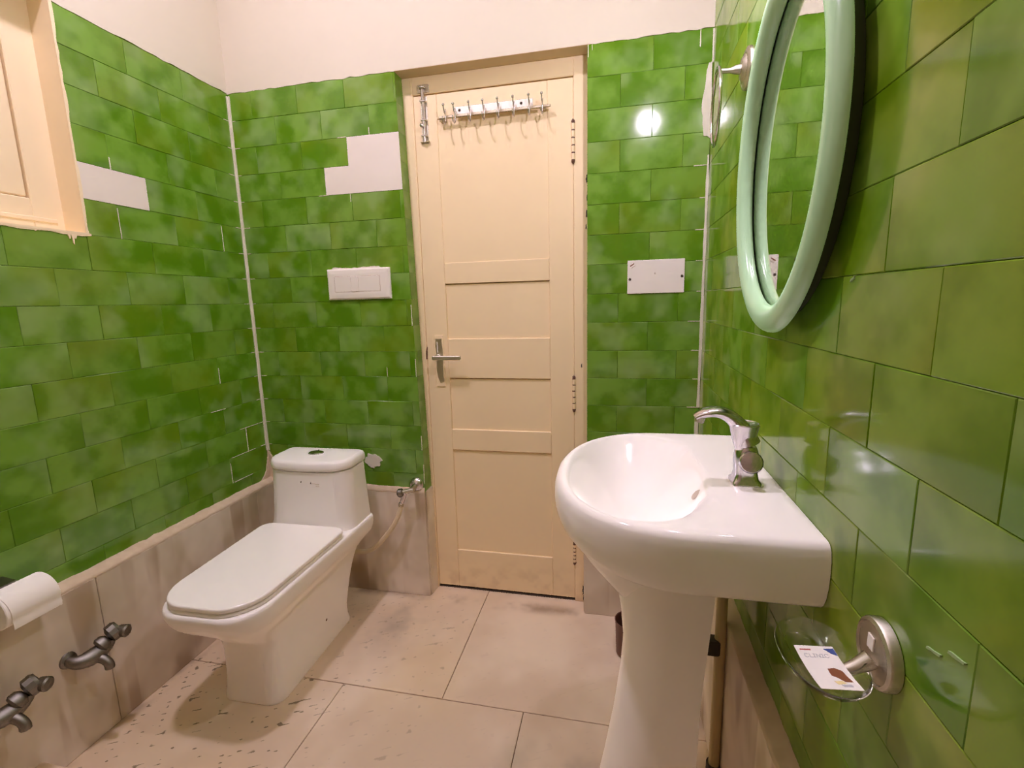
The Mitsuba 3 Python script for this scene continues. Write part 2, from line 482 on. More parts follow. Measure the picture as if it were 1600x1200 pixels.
for k in range(4, 13):
    z = H - k * ROW
    grout('back', wb, sbox(W - 0.022 - 0.03 * rng.random(), z - 0.0013, W - 0.002, z + 0.0013))
for a0, a1, z0, z1 in ((1.7535, 1.7565, H - 0.052, H), (0.4625, 0.5, H - 2 * ROW - 0.0008, H - 2 * ROW + 0.0014), (0.365, 0.40, H - 4 * ROW - 0.001, H - 4 * ROW + 0.001),
                       (0.5935, 0.5965, H - 2 * ROW, H - 2 * ROW + 0.025), (0.4985, 0.5010, H - 4 * ROW - 0.03, H - 4 * ROW), (0.601, 0.603, H - 11 * ROW + 0.0, H - 11 * ROW + 0.038),
                       (1.403, 1.4055, H - 0.04, H - 0.002), (1.416, 1.418, H - 0.02, H), (0.7205, 0.7235, H - 9 * ROW, H - 8.2 * ROW), (0.725, 0.7275, H - 11 * ROW, H - 10.3 * ROW),
                       (0.731, 0.7335, H - 14 * ROW, H - 13.4 * ROW), (0.7335, 0.736, H - 15.4 * ROW, H - 14.6 * ROW)):
    grout('back', wb, sbox(a0, z0, a1, z1))
for a0, a1, z0, z1 in ((-0.5165, -0.5135, H - 4 * ROW, H - 3.65 * ROW), (-0.111, -0.109, H - 6 * ROW, H - 5.05 * ROW), (-0.514, -0.5125, H - 6 * ROW, H - 5.1 * ROW), (-0.211, -0.2092, H - 11 * ROW, H - 10.4 * ROW),
                       (-0.20, -0.07, H - 14 * ROW - 0.001, H - 14 * ROW + 0.001), (-0.14, -0.04, H - 13 * ROW - 0.001, H - 13 * ROW + 0.001), (-0.1115, -0.1085, H - 14 * ROW, H - 13 * ROW),
                       (-0.20, -0.10, H - 15 * ROW - 0.001, H - 15 * ROW + 0.001), (-0.2125, -0.21, H - 15 * ROW, H - 14.2 * ROW), (-0.27, -0.20, H - 12 * ROW - 0.001, H - 12 * ROW + 0.001)):
    grout('left', wl, sbox(a0, z0, a1, z1))
# plaster daub behind the cistern, mortar lump in the corner, soap dish reflection and small smears painted on the right wall
add('plaster_daub', plate('back', blob([(0.49, 0.618), (0.528, 0.624), (0.548, 0.60), (0.538, 0.575), (0.50, 0.562), (0.47, 0.59)], 0.006, 8), -0.002, 0.004), 'mat_white_patch', wb)
add('mortar_lump', plate('back', blob([(0.0, 0.62), (0.02, 0.60), (0.045, 0.53), (0.05, 0.475), (0.0, 0.475)], 0.003, 9), -0.002, 0.006), 'mat_mortar', wb)
add('mortar_lump', plate('left', blob([(0.0, 0.60), (-0.012, 0.58), (-0.022, 0.53), (-0.06, 0.495), (-0.08, 0.48), (0.0, 0.475)], 0.003, 10), -0.002, 0.005), 'mat_mortar', wl)
for a, z, s in ((-1.302, 0.909, 1.0), (-1.330, 0.925, 1.1), (-1.075, 1.255, 0.5), (-1.01, 1.33, 0.4)):
    add('glint_smear', plate('right', blob([(a - 0.010 * s, z + 0.002), (a + 0.009 * s, z - 0.003), (a + 0.010 * s, z - 0.006), (a - 0.009 * s, z - 0.001)], 0.0006, int(-a * 1000)), -0.002, 0.0016), 'mat_glint_smear', wr)

# ------------------------------------------------------------------ floor slabs
fl = thing('floor', kind='structure')
add('bed', trimesh.creation.box(bounds=[[-0.16, YF - 0.16, -0.12], [W + 0.16, 0.3, -0.004]]), 'mat_joint', fl)
for y0, y1, xs in ((-0.518, 0.2, (0.0, 0.366, 0.976, 1.586, W)), (-1.128, -0.518, (0.0, 0.632, 1.240, W)), (-1.738, -1.128, (0.0, 0.366, 0.976, 1.586, W)), (YF, -1.738, (0.0, 0.632, 1.24, W))):
    for x0, x1 in zip(xs[:-1], xs[1:]):
        add('slab', bevel_box((x0 + 0.0012, y0 + 0.0012, -0.02), (x1 - 0.0012, y1 - 0.0012, (rng.random() - 0.5) * 0.001), 0.0012), 'mat_floor', fl)
add('kerb', bevel_box((0.0, -1.08, -0.01), (W, -0.973, 0.068), 0.006), 'mat_floor', fl, label='low marble kerb across the floor')

# ------------------------------------------------------------------ marble skirting
ST = 0.490
bl = thing('baseboard_left', kind='structure')
for y0, y1 in ((YF, -1.38), (-1.38, -0.775), (-0.775, -0.13), (-0.13, -0.001)):
    add('marble_slab', bevel_box((-0.01, y0 + 0.0008, 0.0), (0.032, y1 - 0.0008, ST - 0.012), 0.002), 'mat_skirt', bl)


def ledge(wall, a0, a1, d, seed):
    r = np.random.default_rng(seed)
    a = np.linspace(a0, a1, max(int(abs(a1 - a0) / 0.025), 6))
    rings = []
    for x in a:
        h = ST + 0.003 * (r.random() - 0.5); dd = d + 0.003 * (r.random() - 0.3)
        sec = [(-0.004, ST - 0.013), (dd, ST - 0.013), (dd + 0.001, ST - 0.007), (dd - 0.004, h - 0.001), (0.002, h + 0.006 + 0.006 * r.random()), (-0.004, h + 0.008)]
        rings.append([(x, z, q) for q, z in sec])
    return on_wall(wall, loft(rings))


add('mortar_ledge', ledge('left', YF, -0.001, 0.031, 31), 'mat_mortar', bl, smooth=50)
bb = thing('baseboard_back', kind='structure')
for x0, x1 in ((0.033, 0.300), (0.300, 0.7365)):
    add('marble_slab', bevel_box((x0 + 0.0006, -0.012, 0.0), (x1 - 0.0006, 0.01, ST - 0.024), 0.002), 'mat_skirt', bb)
add('marble_slab', bevel_box((1.392, -0.012, 0.0), (W - 0.031, 0.01, ST - 0.024), 0.002), 'mat_skirt', bb)
LB_ = ledge('back', 0.033, 0.735, 0.012, 32); LB_.apply_translation([0, 0, -0.013])
add('mortar_ledge', LB_, 'mat_mortar', bb, smooth=50)
LB_ = ledge('back', 1.392, W - 0.032, 0.012, 33); LB_.apply_translation([0, 0, -0.013])
add('mortar_ledge', LB_, 'mat_mortar', bb, smooth=50)
add('jamb_slab', hull([(x, y, z) for z in (0, ST - 0.02) for x, y in ((0.7365, 0.0), (0.7365, 0.064), (0.7440, 0.064), (0.7395, 0.0))]), 'mat_skirt', bb)
add('jamb_slab', hull([(x, y, z) for z in (0, ST - 0.02) for x, y in ((1.392, 0.0), (1.392, 0.064), (1.384, 0.064), (1.388, 0.0))]), 'mat_skirt', bb)
br = thing('baseboard_right', kind='structure')
for y0, y1 in ((YF, -1.5), (-1.5, -0.62), (-0.62, -0.001)):
    add('marble_slab', bevel_box((W - 0.031, y0 + 0.0008, 0.0), (W + 0.01, y1 - 0.0008, ST - 0.012), 0.002), 'mat_skirt', br)
add('mortar_ledge', ledge('right', YF, -0.001, 0.030, 34), 'mat_mortar', br, smooth=50)

# ------------------------------------------------------------------ doorway, frame and door
FY, LY = 0.063, 0.066         # faces of the frame and of the leaf's stiles
t1 = thing('trim_1', kind='structure')
tag(t1, label='cream painted door frame set back in the doorway')
add('soffit', trimesh.creation.box(bounds=[[0.69, -0.0005, H - 0.001], [DR + 0.012, 0.16, H + 0.02]]), 'mat_reveal', t1)
# frame
add('jamb', bevel_box((0.690, FY, 0.0), (0.7495, FY + 0.07, H), 0.002), 'mat_door', t1)
add('jamb', bevel_box((1.3485, FY, 0.0), (DR + 0.012, FY + 0.07, H), 0.002), 'mat_door', t1)
add('head', bevel_box((0.7485, FY, H - 0.062), (1.3490, FY + 0.07, H), 0.002), 'mat_door', t1)
# sides of the doorway, narrow green tiles
rv = np.random.default_rng(5)
for k in range(0, 16):
    z1, z0 = H - k * ROW - GAP / 2, max(H - (k + 1) * ROW + GAP / 2, ST - 0.018)
    xa, xb = (float(np.interp(-z, [-H, -(H - 1.6), 0], [0.709, 0.7375, 0.739])) for z in (z0, z1))
    for right in (False, True):
        if right:
            pts = [(DR + (-0.0005 if s else 0.012), y, z) for z in (z0, z1) for y in (0.0006, FY) for s in (0, 1)]
        else:
            pts = [((xa if z == z0 else xb) - (0.006 if s else -0.0006), y, z) for z in (z0, z1) for y in (0.0006, FY) for s in (0, 1)]
        m = hull(pts)
        add('reveal_tile', m, M_TILE, t1, uv=np.array(m.vertices)[:, 1:] + rv.random(2) * 40)
# cream paint edge running down the frame beside the tiles
add('paint_edge', hull([(x, y, z) for z in (0.0, H - 0.002) for x, y in ((0.690, FY + 0.001), (0.7445, FY - 0.001), (0.7445, FY + 0.001), (0.690, FY - 0.001))]), 'mat_door', t1)
for x, z, s in ((1.396, 1.665, 1.3), (1.3975, 1.600, 1.0), (1.3955, 1.545, 1.2), (1.393, 1.50, 0.8), (1.376, 0.99, 0.7), (1.385, 0.055, 2.0), (1.388, 0.03, 2.0)):
    add('paint_chip', plate('back', blob([(x - 0.0025 * s, z - 0.011 * s), (x + 0.003 * s, z - 0.008 * s), (x + 0.0025 * s, z + 0.011 * s), (x - 0.002 * s, z + 0.009 * s)], 0.001 * s, int(z * 999)), -FY - 0.001, -FY + 0.0008), 'mat_dark', t1)

d1 = thing('door_1', kind='structure')
tag(d1, label='cream painted four-panel wooden door with a chrome lever handle')
X0, X1, Z0, Z1 = 0.7504, 1.3477, 0.012, H - 0.0655
PX0, PX1 = 0.8415, 1.2565
PAN = [(0.148 + 0.004, 0.6755), (0.756, 0.973), (1.1325, 1.347), (1.4355, 1.886)]
for xa, xb in ((X0, PX0), (PX1, X1)):
    add('stile', bevel_box((xa, LY, Z0), (xb, LY + 0.035, Z1), 0.0015), 'mat_door', d1)
zr = [Z1] + [v for a, b in PAN for v in (H - a, H - b)] + [Z0]
for i in range(0, len(zr), 2):
    add('rail', bevel_box((PX0 + 0.0004, LY + 0.0002, zr[i + 1]), (PX1 - 0.0004, LY + 0.035, zr[i]), 0.0015), 'mat_door', d1)
for i, (a, b) in enumerate(PAN):
    dep = 0.0035 if i == 0 else 0.0075
    gap = 0.0008 if i == 0 else 0.0028
    add('panel', bevel_box((PX0 - 0.004, LY + dep, H - b - 0.001), (PX1 + 0.004, LY + 0.028, H - a - gap), 0.001), 'mat_door', d1)
    add('panel_backing', trimesh.creation.box(bounds=[[PX0, LY + 0.027, H - b - 0.01], [PX1, LY + 0.033, H - a + 0.01]]), 'mat_door', d1)
add('gap_shade', trimesh.creation.box(bounds=[[0.74, LY + 0.040, 0.0], [1.36, LY + 0.05, H]]), 'mat_dark', t1)  # dark sheet behind the leaf, put in as shade for the gaps
add('threshold', bevel_box((0.745, LY + 0.002, -0.003), (1.40, LY + 0.1, 0.006), 0.001), 'mat_dark', t1)
# hinges
for zc, L in ((H - 0.277, 0.125), (H - 1.190, 0.120), (0.215, 0.080)):
    hg = add('hinge', cat(*[lathe([(0.0055, -L / 2 + i * L / 5 + 0.001), (0.0062, -L / 2 + i * L / 5 + 0.003), (0.0062, -L / 2 + (i + 1) * L / 5 - 0.003), (0.0055, -L / 2 + (i + 1) * L / 5 - 0.001)], 14, 'z', (1.3475, LY - 0.0045, zc)) for i in range(5)]), 'mat_door', d1, smooth=35)
    add('hinge_pin', tube([(1.3475, LY - 0.0045, zc - L / 2), (1.3475, LY - 0.0045, zc + L / 2)], 0.0059, 14), 'mat_brown', hg, smooth=40)
    for s in (-1, 1):
        add('hinge_tip', lathe([(0.0045, -0.006), (0.0065, -0.003), (0.0055, 0.003), (0.001, 0.008)], 14, 'z' if s > 0 else '-z', (1.3475, LY - 0.0045, zc + s * (L / 2 + 0.005))), 'mat_brown', hg, smooth=40)
# lever handle on a painted plate
hd = add('handle_plate', bevel_box((0.7845, LY - 0.004, H - 1.168), (0.8240, LY + 0.002, H - 0.957), 0.002), 'mat_door', d1)
hm = blob([(0.790, H - 0.972), (0.816, H - 0.972), (0.819, H - 1.04), (0.8175, H - 1.10), (0.820, H - 1.148), (0.802, H - 1.150), (0.792, H - 1.12), (0.7905, H - 1.04)], 0.0018, 41)
add('bare_metal', plate('back', hm, -LY + 0.003, -LY + 0.0046), 'mat_bare_metal', hd, label='brownish bare metal where the paint has worn off')
for zz in (H - 0.998, H - 1.012):
    add('paint_fleck', plate('back', blob([(0.796, zz - 0.016), (0.800, zz - 0.016), (0.800, zz + 0.012), (0.796, zz + 0.014)], 0.0012, int(zz * 100)), -LY + 0.004, -LY + 0.0052), 'mat_white_patch', hd)
zl = H - 1.045
add('handle_lever', cat(lathe([(0.012, 0), (0.012, 0.006), (0.009, 0.009), (0.009, 0.042), (0.002, 0.044)], 20, '-y', (0.800, LY - 0.004, zl)),
                        bevel_box((0.790, LY - 0.052, zl - 0.0085), (0.9075, LY - 0.040, zl + 0.0085), 0.003)), 'mat_chrome_dull', d1, smooth=30, label='chrome lever')
add('paint_chip', plate('back', blob([(0.7475, H - 1.055), (0.753, H - 1.05), (0.754, H - 1.01), (0.750, H - 1.00)], 0.002, 12), -FY - 0.001, -FY + 0.0006), 'mat_brown', t1)

# tower bolt at the top of the door
tb = thing('tower_bolt', 'chrome sliding bolt at the top left of the cream door', 'bolt')
add('keep', bevel_box((0.770, LY - 0.004 - 0.003, H - 0.058), (0.816, LY - 0.003, H - 0.030), 0.001), 'mat_chrome_dull', tb)
add('keep_loop', tube([(0.780, LY - 0.006, H - 0.044), (0.784, LY - 0.020, H - 0.044), (0.800, LY - 0.020, H - 0.044), (0.804, LY - 0.006, H - 0.044)], 0.003, 8), 'mat_chrome_dull', tb, smooth=40)
add('base_plate', bevel_box((0.779, LY - 0.002, H - 0.235), (0.805, LY + 0.001, H - 0.070), 0.001), 'mat_chrome_dull', tb)
add('rod', tube([(0.792, LY - 0.010, H - 0.038), (0.792, LY - 0.010, H - 0.232)], 0.0062, 16), 'mat_chrome', tb, smooth=40)
for zz in (0.085, 0.150, 0.205):
    add('guide', bevel_box((0.780, LY - 0.0175, H - zz - 0.008), (0.804, LY - 0.001, H - zz), 0.003), 'mat_chrome_dull', tb)
add('knob', lathe([(0.004, 0), (0.004, 0.01), (0.007, 0.013), (0.007, 0.019), (0.003, 0.022)], 16, '-y', (0.790, LY - 0.012, H - 0.178)), 'mat_chrome', tb, smooth=40)
add('end_plate', bevel_box((0.774, LY - 0.012, H - 0.231), (0.810, LY + 0.0005, H - 0.227), 0.001), 'mat_bare_metal', tb)

# hook rail across the top panel
hr = thing('hook_rail', 'silver coat hook rail with eight hooks across the top panel of the door', 'hook rail')
zb = H - 0.155
add('bar', bevel_box((0.857, LY - 0.026, zb - 0.006), (1.270, LY - 0.018, zb + 0.003), 0.0015), 'mat_bare_metal', hr)
add('back_plate', bevel_box((0.915, LY - 0.018, zb - 0.004), (1.208, LY - 0.0155, zb + 0.031), 0.001), 'mat_chrome_dull', hr)
add('end_bracket', bevel_box((0.857, LY - 0.020, zb - 0.012), (0.878, LY + 0.006, zb + 0.003), 0.001), 'mat_bare_metal', hr)
add('end_bracket', bevel_box((1.232, LY - 0.020, zb - 0.010), (1.252, LY + 0.001, zb + 0.004), 0.001), 'mat_bare_metal', hr)
hooks = [0.884, 0.921, 0.979, 1.031, 1.085, 1.141, 1.197, 1.243]
for i, x in enumerate(hooks):
    hk = add('hook', tube([(x, LY - 0.026, zb + 0.022), (x, LY - 0.028, zb - 0.004), (x, LY - 0.030, zb - 0.022), (x, LY - 0.042, zb - 0.032), (x, LY - 0.056, zb - 0.024), (x, LY - 0.058, zb - 0.012)], 0.0022, 8, sub=4), 'mat_chrome', hr, smooth=50)
    add('prong', tube([(x, LY - 0.028, zb + 0.004), (x, LY - 0.040, zb + 0.012), (x, LY - 0.048, zb + 0.028)], 0.0022, 8, sub=4), 'mat_chrome', hk, smooth=50)
    b = trimesh.creation.icosphere(2, 0.0048); b.apply_translation((x, LY - 0.049, zb + 0.031)); add('ball_tip', b, 'mat_chrome', hk, smooth=True)
for x in (0.935, 1.165):
    add('screw', lathe([(0.005, 0), (0.004, 0.002), (0.001, 0.003)], 12, '-y', (x, LY - 0.018, zb + 0.018)), 'mat_dark', hr)

# ------------------------------------------------------------------ window in the left wall
w1 = thing('window_1', kind='structure')
tag(w1, label='cream painted window shutter recessed in the green tiled wall')
wy0, wy1, wz0, wz1, wd = -1.35, -0.6155, H - 0.607, H + 0.03, 0.072
add('reveal', plate('left', WIN.buffer(0.004, join_style=2).difference(WIN.buffer(-0.002, join_style=2)), -0.16, 0.0022), 'mat_window', w1)
add('backing', trimesh.creation.box(bounds=[[-0.16, wy0, wz0], [-0.115, wy1, wz1]]), 'mat_dark', w1)
for y0, y1, z0, z1 in ((wy1 - 0.078, wy1, wz0, wz1), (wy0, wy0 + 0.078, wz0, wz1), (wy0 + 0.078, wy1 - 0.078, wz0, wz0 + 0.088), (wy0 + 0.078, wy1 - 0.078, wz1 - 0.085, wz1), (-1.0, -0.95, wz0 + 0.088, wz1 - 0.085)):
    add('shutter_rail', bevel_box((-wd - 0.04, y0, z0), (-wd, y1, z1), 0.002), 'mat_window', w1)
for y0, y1 in ((wy0 + 0.078, -1.0), (-0.95, wy1 - 0.078)):
    add('shutter_panel', bevel_box((-wd - 0.03, y0 + 0.003, wz0 + 0.091), (-wd - 0.006, y1 - 0.003, wz1 - 0.088), 0.003), 'mat_window', w1)
add('shutter_bead', bevel_box((-wd - 0.004, wy0, wz0 + 0.028), (-wd + 0.003, wy1 - 0.02, wz0 + 0.040), 0.0015), 'mat_window', w1)
rs = np.random.default_rng(9)
zs = np.linspace(wz0 - 0.004, wz1, 26)
edge = [(wy1 + 0.002 + 0.006 * rs.random(), z) for z in zs]
add('paint_edge', plate('left', Polygon([(wy1 - 0.001, wz0 - 0.004), *edge, (wy1 - 0.001, wz1)]).buffer(0), -0.003, 0.0016), 'mat_window', w1)
ys = np.linspace(wy0, wy1 + 0.012, 30)
low = [(y, wz0 - 0.004 - 0.006 * rs.random()) for y in ys]
add('paint_edge', plate('left', Polygon([(wy0, wz0 + 0.001), *low, (wy1 + 0.012, wz0 + 0.001)]).buffer(0), -0.003, 0.0016), 'mat_window', w1)
for y, l, w in ((-0.655, 0.034, 0.003), (-0.649, 0.018, 0.004), (-0.664, 0.020, 0.003), (-0.745, 0.009, 0.003)):
    add('paint_drip', plate('left', blob([(y - w * 1.6, wz0 - 0.003), (y + w * 1.6, wz0 - 0.003), (y + w * 0.5, wz0 - l), (y - w * 0.3, wz0 - l)], 0.0005, int(-y * 1e3)), -0.003, 0.0018), 'mat_window', w1)

# ------------------------------------------------------------------ lamps
B = trimesh.creation.icosphere(4, 0.031); B.apply_translation(LAMP_A)
la = thing('wall_lamp', 'small round globe lamp on the wall above the mirror', 'lamp')
add('globe', B, 'mat_lamp_holder', la, smooth=True, emitter={'type': 'area', 'radiance': {'type': 'rgb', 'value': [LA * c for c in WARM]}})
add('holder', cat(lathe([(0.045, 0), (0.045, 0.012), (0.02, 0.018), (0.02, 0.075), (0.03, 0.085), (0.03, 0.098)], 28, '-x', (W, LAMP_A[1], LAMP_A[2]))), 'mat_lamp_holder', la, smooth=30)
lb = thing('ceiling_lamp', 'flat round lamp under the ceiling', 'lamp')
add('diffuser', lathe([(0.001, 0.0), (0.072, 0.0), (0.072, 0.004), (0.001, 0.004)], 48, 'z', (LAMP_B[0], LAMP_B[1], LAMP_B[2])), 'mat_lamp_holder', lb, emitter={'type': 'area', 'radiance': {'type': 'rgb', 'value': [LB * c for c in WARM]}})
add('housing', lathe([(0.001, 0), (0.090, 0), (0.090, CEIL - LAMP_B[2] - 0.006), (0.074, CEIL - LAMP_B[2] + 0.001), (0.074, CEIL - LAMP_B[2] - 0.005), (0.001, CEIL - LAMP_B[2] - 0.005)], 48, '-z', (LAMP_B[0], LAMP_B[1], CEIL)), 'mat_lamp_holder', lb, smooth=30)

# ------------------------------------------------------------------ toilet
XT = 0.392
to = thing('toilet', 'white one-piece toilet with closed lid in the left corner', 'toilet')
pan = [(0.106, -0.647, -0.200, 0.045, 0.0), (0.1075, -0.649, -0.198, 0.047, 0.006), (0.104, -0.646, -0.203, 0.047, 0.03), (0.102, -0.643, -0.203, 0.047, 0.07), (0.101, -0.641, -0.180, 0.048, 0.125), (0.102, -0.642, -0.158, 0.05, 0.18),
       (0.105, -0.650, -0.145, 0.055, 0.212), (0.110, -0.674, -0.132, 0.06, 0.243), (0.117, -0.708, -0.120, 0.07, 0.272), (0.130, -0.735, -0.109, 0.08, 0.298), (0.150, -0.760, -0.099, 0.085, 0.320), (0.168, -0.778, -0.092, 0.092, 0.340),
       (0.177, -0.791, -0.090, 0.100, 0.361), (0.1805, -0.799, -0.090, 0.105, 0.381), (0.181, -0.801, -0.090, 0.107, 0.394), (0.1795, -0.798, -0.091, 0.106, 0.402), (0.174, -0.792, -0.096, 0.102, 0.405)]
add('pan', loft([rrect(XT + (0.004 if z > 0.29 else 0), hw, yf, yb, rf, 0.028, z, taper=0.10 * min(max((z - 0.25) / 0.1, 0), 1)) for hw, yf, yb, rf, z in pan]), 'mat_ceramic', to, smooth=50)
XC = XT - 0.004
rings = [rrect(XC, 0.177, -0.275, -0.090, 0.06, 0.025, 0.370, 0.008), rrect(XC, 0.1765, -0.272, -0.090, 0.055, 0.025, 0.402, 0.012), rrect(XC, 0.175, -0.262, -0.090, 0.055, 0.025, 0.42, 0.014), rrect(XC, 0.1725, -0.256, -0.090, 0.055, 0.025, 0.46, 0.016), rrect(XC, 0.168, -0.250, -0.091, 0.055, 0.025, 0.56, 0.018),
         rrect(XC, 0.1655, -0.246, -0.092, 0.055, 0.025, 0.628, 0.020), rrect(XC, 0.152, -0.232, -0.100, 0.05, 0.02, 0.633, 0.018)]
ck = add('cistern', loft(rings), 'mat_ceramic', to, smooth=50)
rings = [rrect(XC, 0.164, -0.245, -0.093, 0.055, 0.02, 0.6335, 0.022), rrect(XC, 0.1685, -0.250, -0.090, 0.06, 0.02, 0.636, 0.022), rrect(XC, 0.170, -0.252, -0.088, 0.06, 0.022, 0.646, 0.022), rrect(XC, 0.169, -0.250, -0.088, 0.06, 0.022, 0.660, 0.022),
         rrect(XC, 0.164, -0.245, -0.091, 0.058, 0.02, 0.668, 0.021), rrect(XC, 0.154, -0.235, -0.098, 0.055, 0.02, 0.672, 0.02), rrect(XC, 0.10, -0.20, -0.13, 0.03, 0.02, 0.6735, 0.01)]
cl = add('cistern_lid', loft(rings), 'mat_ceramic', to, smooth=50)
ell = lathe([(0.024, 0), (0.024, 0.003), (0.020, 0.006), (0.010, 0.0078), (0.001, 0.0082)], 36); ell.vertices[:, 0] *= 1.25; ell.apply_translation((XT - 0.006, -0.168, 0.673))
fb = add('flush_button', ell, 'mat_chrome', to, smooth=40, label='oval chrome push button')
add('seam', bevel_box((XT - 0.007, -0.190, 0.6795), (XT - 0.0055, -0.146, 0.6818), 0.0003), 'mat_dark', fb)
# seat ring and lid


def seat_rings(z0, z1, k, yb):
    e = 0.006
    return [rrect(XT + 0.004, 0.170 - k - e * 0.6, -0.793 + k + e * 0.6, yb, 0.112, 0.04, z0, taper=0.10), rrect(XT + 0.004, 0.170 - k, -0.793 + k, yb, 0.112, 0.04, z0 + 0.003, taper=0.10), rrect(XT + 0.004, 0.170 - k, -0.793 + k, yb, 0.112, 0.04, z1 - 0.005, taper=0.10),
            rrect(XT + 0.004, 0.170 - k - 0.002, -0.793 + k + 0.002, yb - 0.001, 0.112, 0.04, z1 - 0.002, taper=0.10), rrect(XT + 0.004, 0.170 - k - e, -0.793 + k + e, yb - 0.004, 0.108, 0.038, z1, taper=0.10), rrect(XT + 0.004, 0.10, -0.66, yb - 0.10, 0.06, 0.03, z1 + 0.0012, taper=0.1)]


add('seat', loft(seat_rings(0.4045, 0.4172, 0.0012, -0.294)), 'mat_seat', to, smooth=40)
add('seat_lid', loft(seat_rings(0.4178, 0.4345, 0.0, -0.290)), 'mat_seat', to, smooth=40)
for s in (-1, 1):
    add('hinge_block', bevel_box((XT + s * 0.085 - 0.02, -0.302, 0.402), (XT + s * 0.085 + 0.02, -0.284, 0.426), 0.004), 'mat_seat', to)


def cist_front(x):      # front of the cistern at z about 0.58
    return -0.249 - 0.0185 * (1 - ((x - XC) / 0.167) ** 2)


for x0, x1, z0, z1 in ((0.378, 0.381, 0.590, 0.595), (0.4175, 0.420, 0.586, 0.592), (0.421, 0.437, 0.5878, 0.5888), (0.437, 0.452, 0.584, 0.587), (0.438, 0.452, 0.5755, 0.578)):
    y = min(cist_front(x0), cist_front(x1)) - 0.0004
    add('sticker_remnant', bevel_box((x0, y, z0), (x1, y + 0.003, z1), 0.0003), 'mat_plastic_line' if x1 - x0 > 0.005 else 'mat_dark', ck)
add('base_bolt', lathe([(0.005, 0), (0.004, 0.002), (0.001, 0.003)], 12, 'x', (XT + 0.1005, -0.36, 0.10)), 'mat_brown', to)
# the whole toilet stands a little turned
for k in [k for k in scene if k.startswith('toilet__')]:
    scene[k]['to_world'] = T().translate([XT - 0.018, -0.5, 0]).rotate([0, 0, 1], 1.2).translate([-XT, 0.5, 0])
# waste pan connector behind, seen between pan and wall
add('outlet_collar', lathe([(0.03, 0), (0.034, 0.01), (0.034, 0.05)], 20, 'y', (0.12, -0.052, 0.425)), 'mat_dark', to)

# ------------------------------------------------------------------ angle valve and hose right of the toilet
av = thing('angle_valve', 'chrome angle valve on the wall between toilet and door', 'valve')
VX, VZ = 0.700, 0.500
add('flange', lathe([(0.030, 0), (0.029, 0.006), (0.022, 0.014), (0.013, 0.018), (0.012, 0.02)], 28, '-y', (VX, -0.0005, VZ)), 'mat_chrome', av, smooth=40)
add('body', cat(tube([(VX, -0.015, VZ), (VX, -0.055, VZ - 0.004)], 0.011, 16), tube([(VX + 0.008, -0.050, VZ - 0.004), (VX - 0.040, -0.056, VZ - 0.016)], 0.0095, 16)), 'mat_chrome_dull', av, smooth=40)
add('knob', lathe([(0.010, 0), (0.017, 0.004), (0.018, 0.018), (0.013, 0.024), (0.002, 0.026)], 20, (-1, -0.15, -0.28), (VX - 0.036, -0.056, VZ - 0.015)), 'mat_tap', av, smooth=30)
add('outlet', tube([(VX - 0.028, -0.055, VZ - 0.014), (VX - 0.046, -0.056, VZ - 0.062)], 0.009, 14), 'mat_chrome', av, smooth=40)
add('nut', lathe([(0.009, 0), (0.0115, 0.003), (0.0115, 0.014), (0.009, 0.017)], 6, (-0.35, 0, -0.94), (VX - 0.046, -0.056, VZ - 0.062)), 'mat_bare_metal', av)
add('inlet_hose', tube([(VX - 0.050, -0.056, 0.424), (VX - 0.060, -0.058, 0.392), (VX - 0.090, -0.060, 0.335), (VX - 0.135, -0.060, 0.278), (VX - 0.190, -0.058, 0.225), (VX - 0.25, -0.050, 0.200), (0.41, -0.055, 0.20)], 0.0098, 14, sub=6), 'mat_hose', None, smooth=50,
    label='cream flexible hose curving from the valve to behind the toilet', category='hose')

# ------------------------------------------------------------------ switch plate and blank plate
sp = thing('switch_plate', 'white switch plate on green tiles left of the door', 'switch')
sw = [(0.374, H - 0.6895), (0.644, H - 0.6895), (0.644, H - 0.806), (0.374, H - 0.806)]
sx0, sx1, sz0, sz1 = 0.374, 0.645, H - 0.807, H - 0.687
pts = []
for d, i in ((0.0, 0.0), (0.006, 0.0), (0.011, 0.006), (0.0125, 0.02)):
    for x in (sx0 + i, sx1 - i):
        for z in (sz0 + i, sz1 - i):
            pts.append((x, -d - 0.0006, z))
fr = add('frame', hull(pts), 'mat_white_plastic', sp)
add('groove', bevel_box((sx0 + 0.032, -0.01345, sz0 + 0.029), (sx1 - 0.040, -0.008, sz1 - 0.029), 0.0003), 'mat_plastic_line', sp)
xs = [sx0 + 0.034, sx0 + 0.105, sx0 + 0.136, sx1 - 0.042]
for i, n in ((0, 'blank_module'), (1, 'rocker'), (2, 'blank_module')):
    add(n, bevel_box((xs[i] + 0.0005, -0.0140 - (0.0016 if n == 'rocker' else 0), sz0 + 0.0305), (xs[i + 1] - 0.0005, -0.009, sz1 - 0.0305), 0.001), 'mat_white_plastic', sp)
add('filler_edge', plate('back', blob([(0.39, sz1 - 0.002), (0.40, sz1 + 0.008), (0.45, sz1 + 0.003), (0.52, sz1 + 0.004), (0.575, sz1 + 0.007), (0.60, sz1 + 0.004), (0.605, sz1 - 0.002)], 0.002, 14), -0.001, 0.0012), 'mat_white_patch', wb)
bp = thing('blank_plate', 'white blank cover plate with screws on green tiles right of the door', 'cover plate')
add('plate', bevel_box((1.5405, -0.0045, H - 0.8155), (1.7305, -0.0005, H - 0.7015), 0.001), 'mat_white_plastic', bp)
for x, z in ((1.549, H - 0.766), (1.722, H - 0.760)):
    add('screw', lathe([(0.0045, 0), (0.004, 0.0014), (0.001, 0.002)], 14, '-y', (x, -0.0045, z)), 'mat_dark', bp)
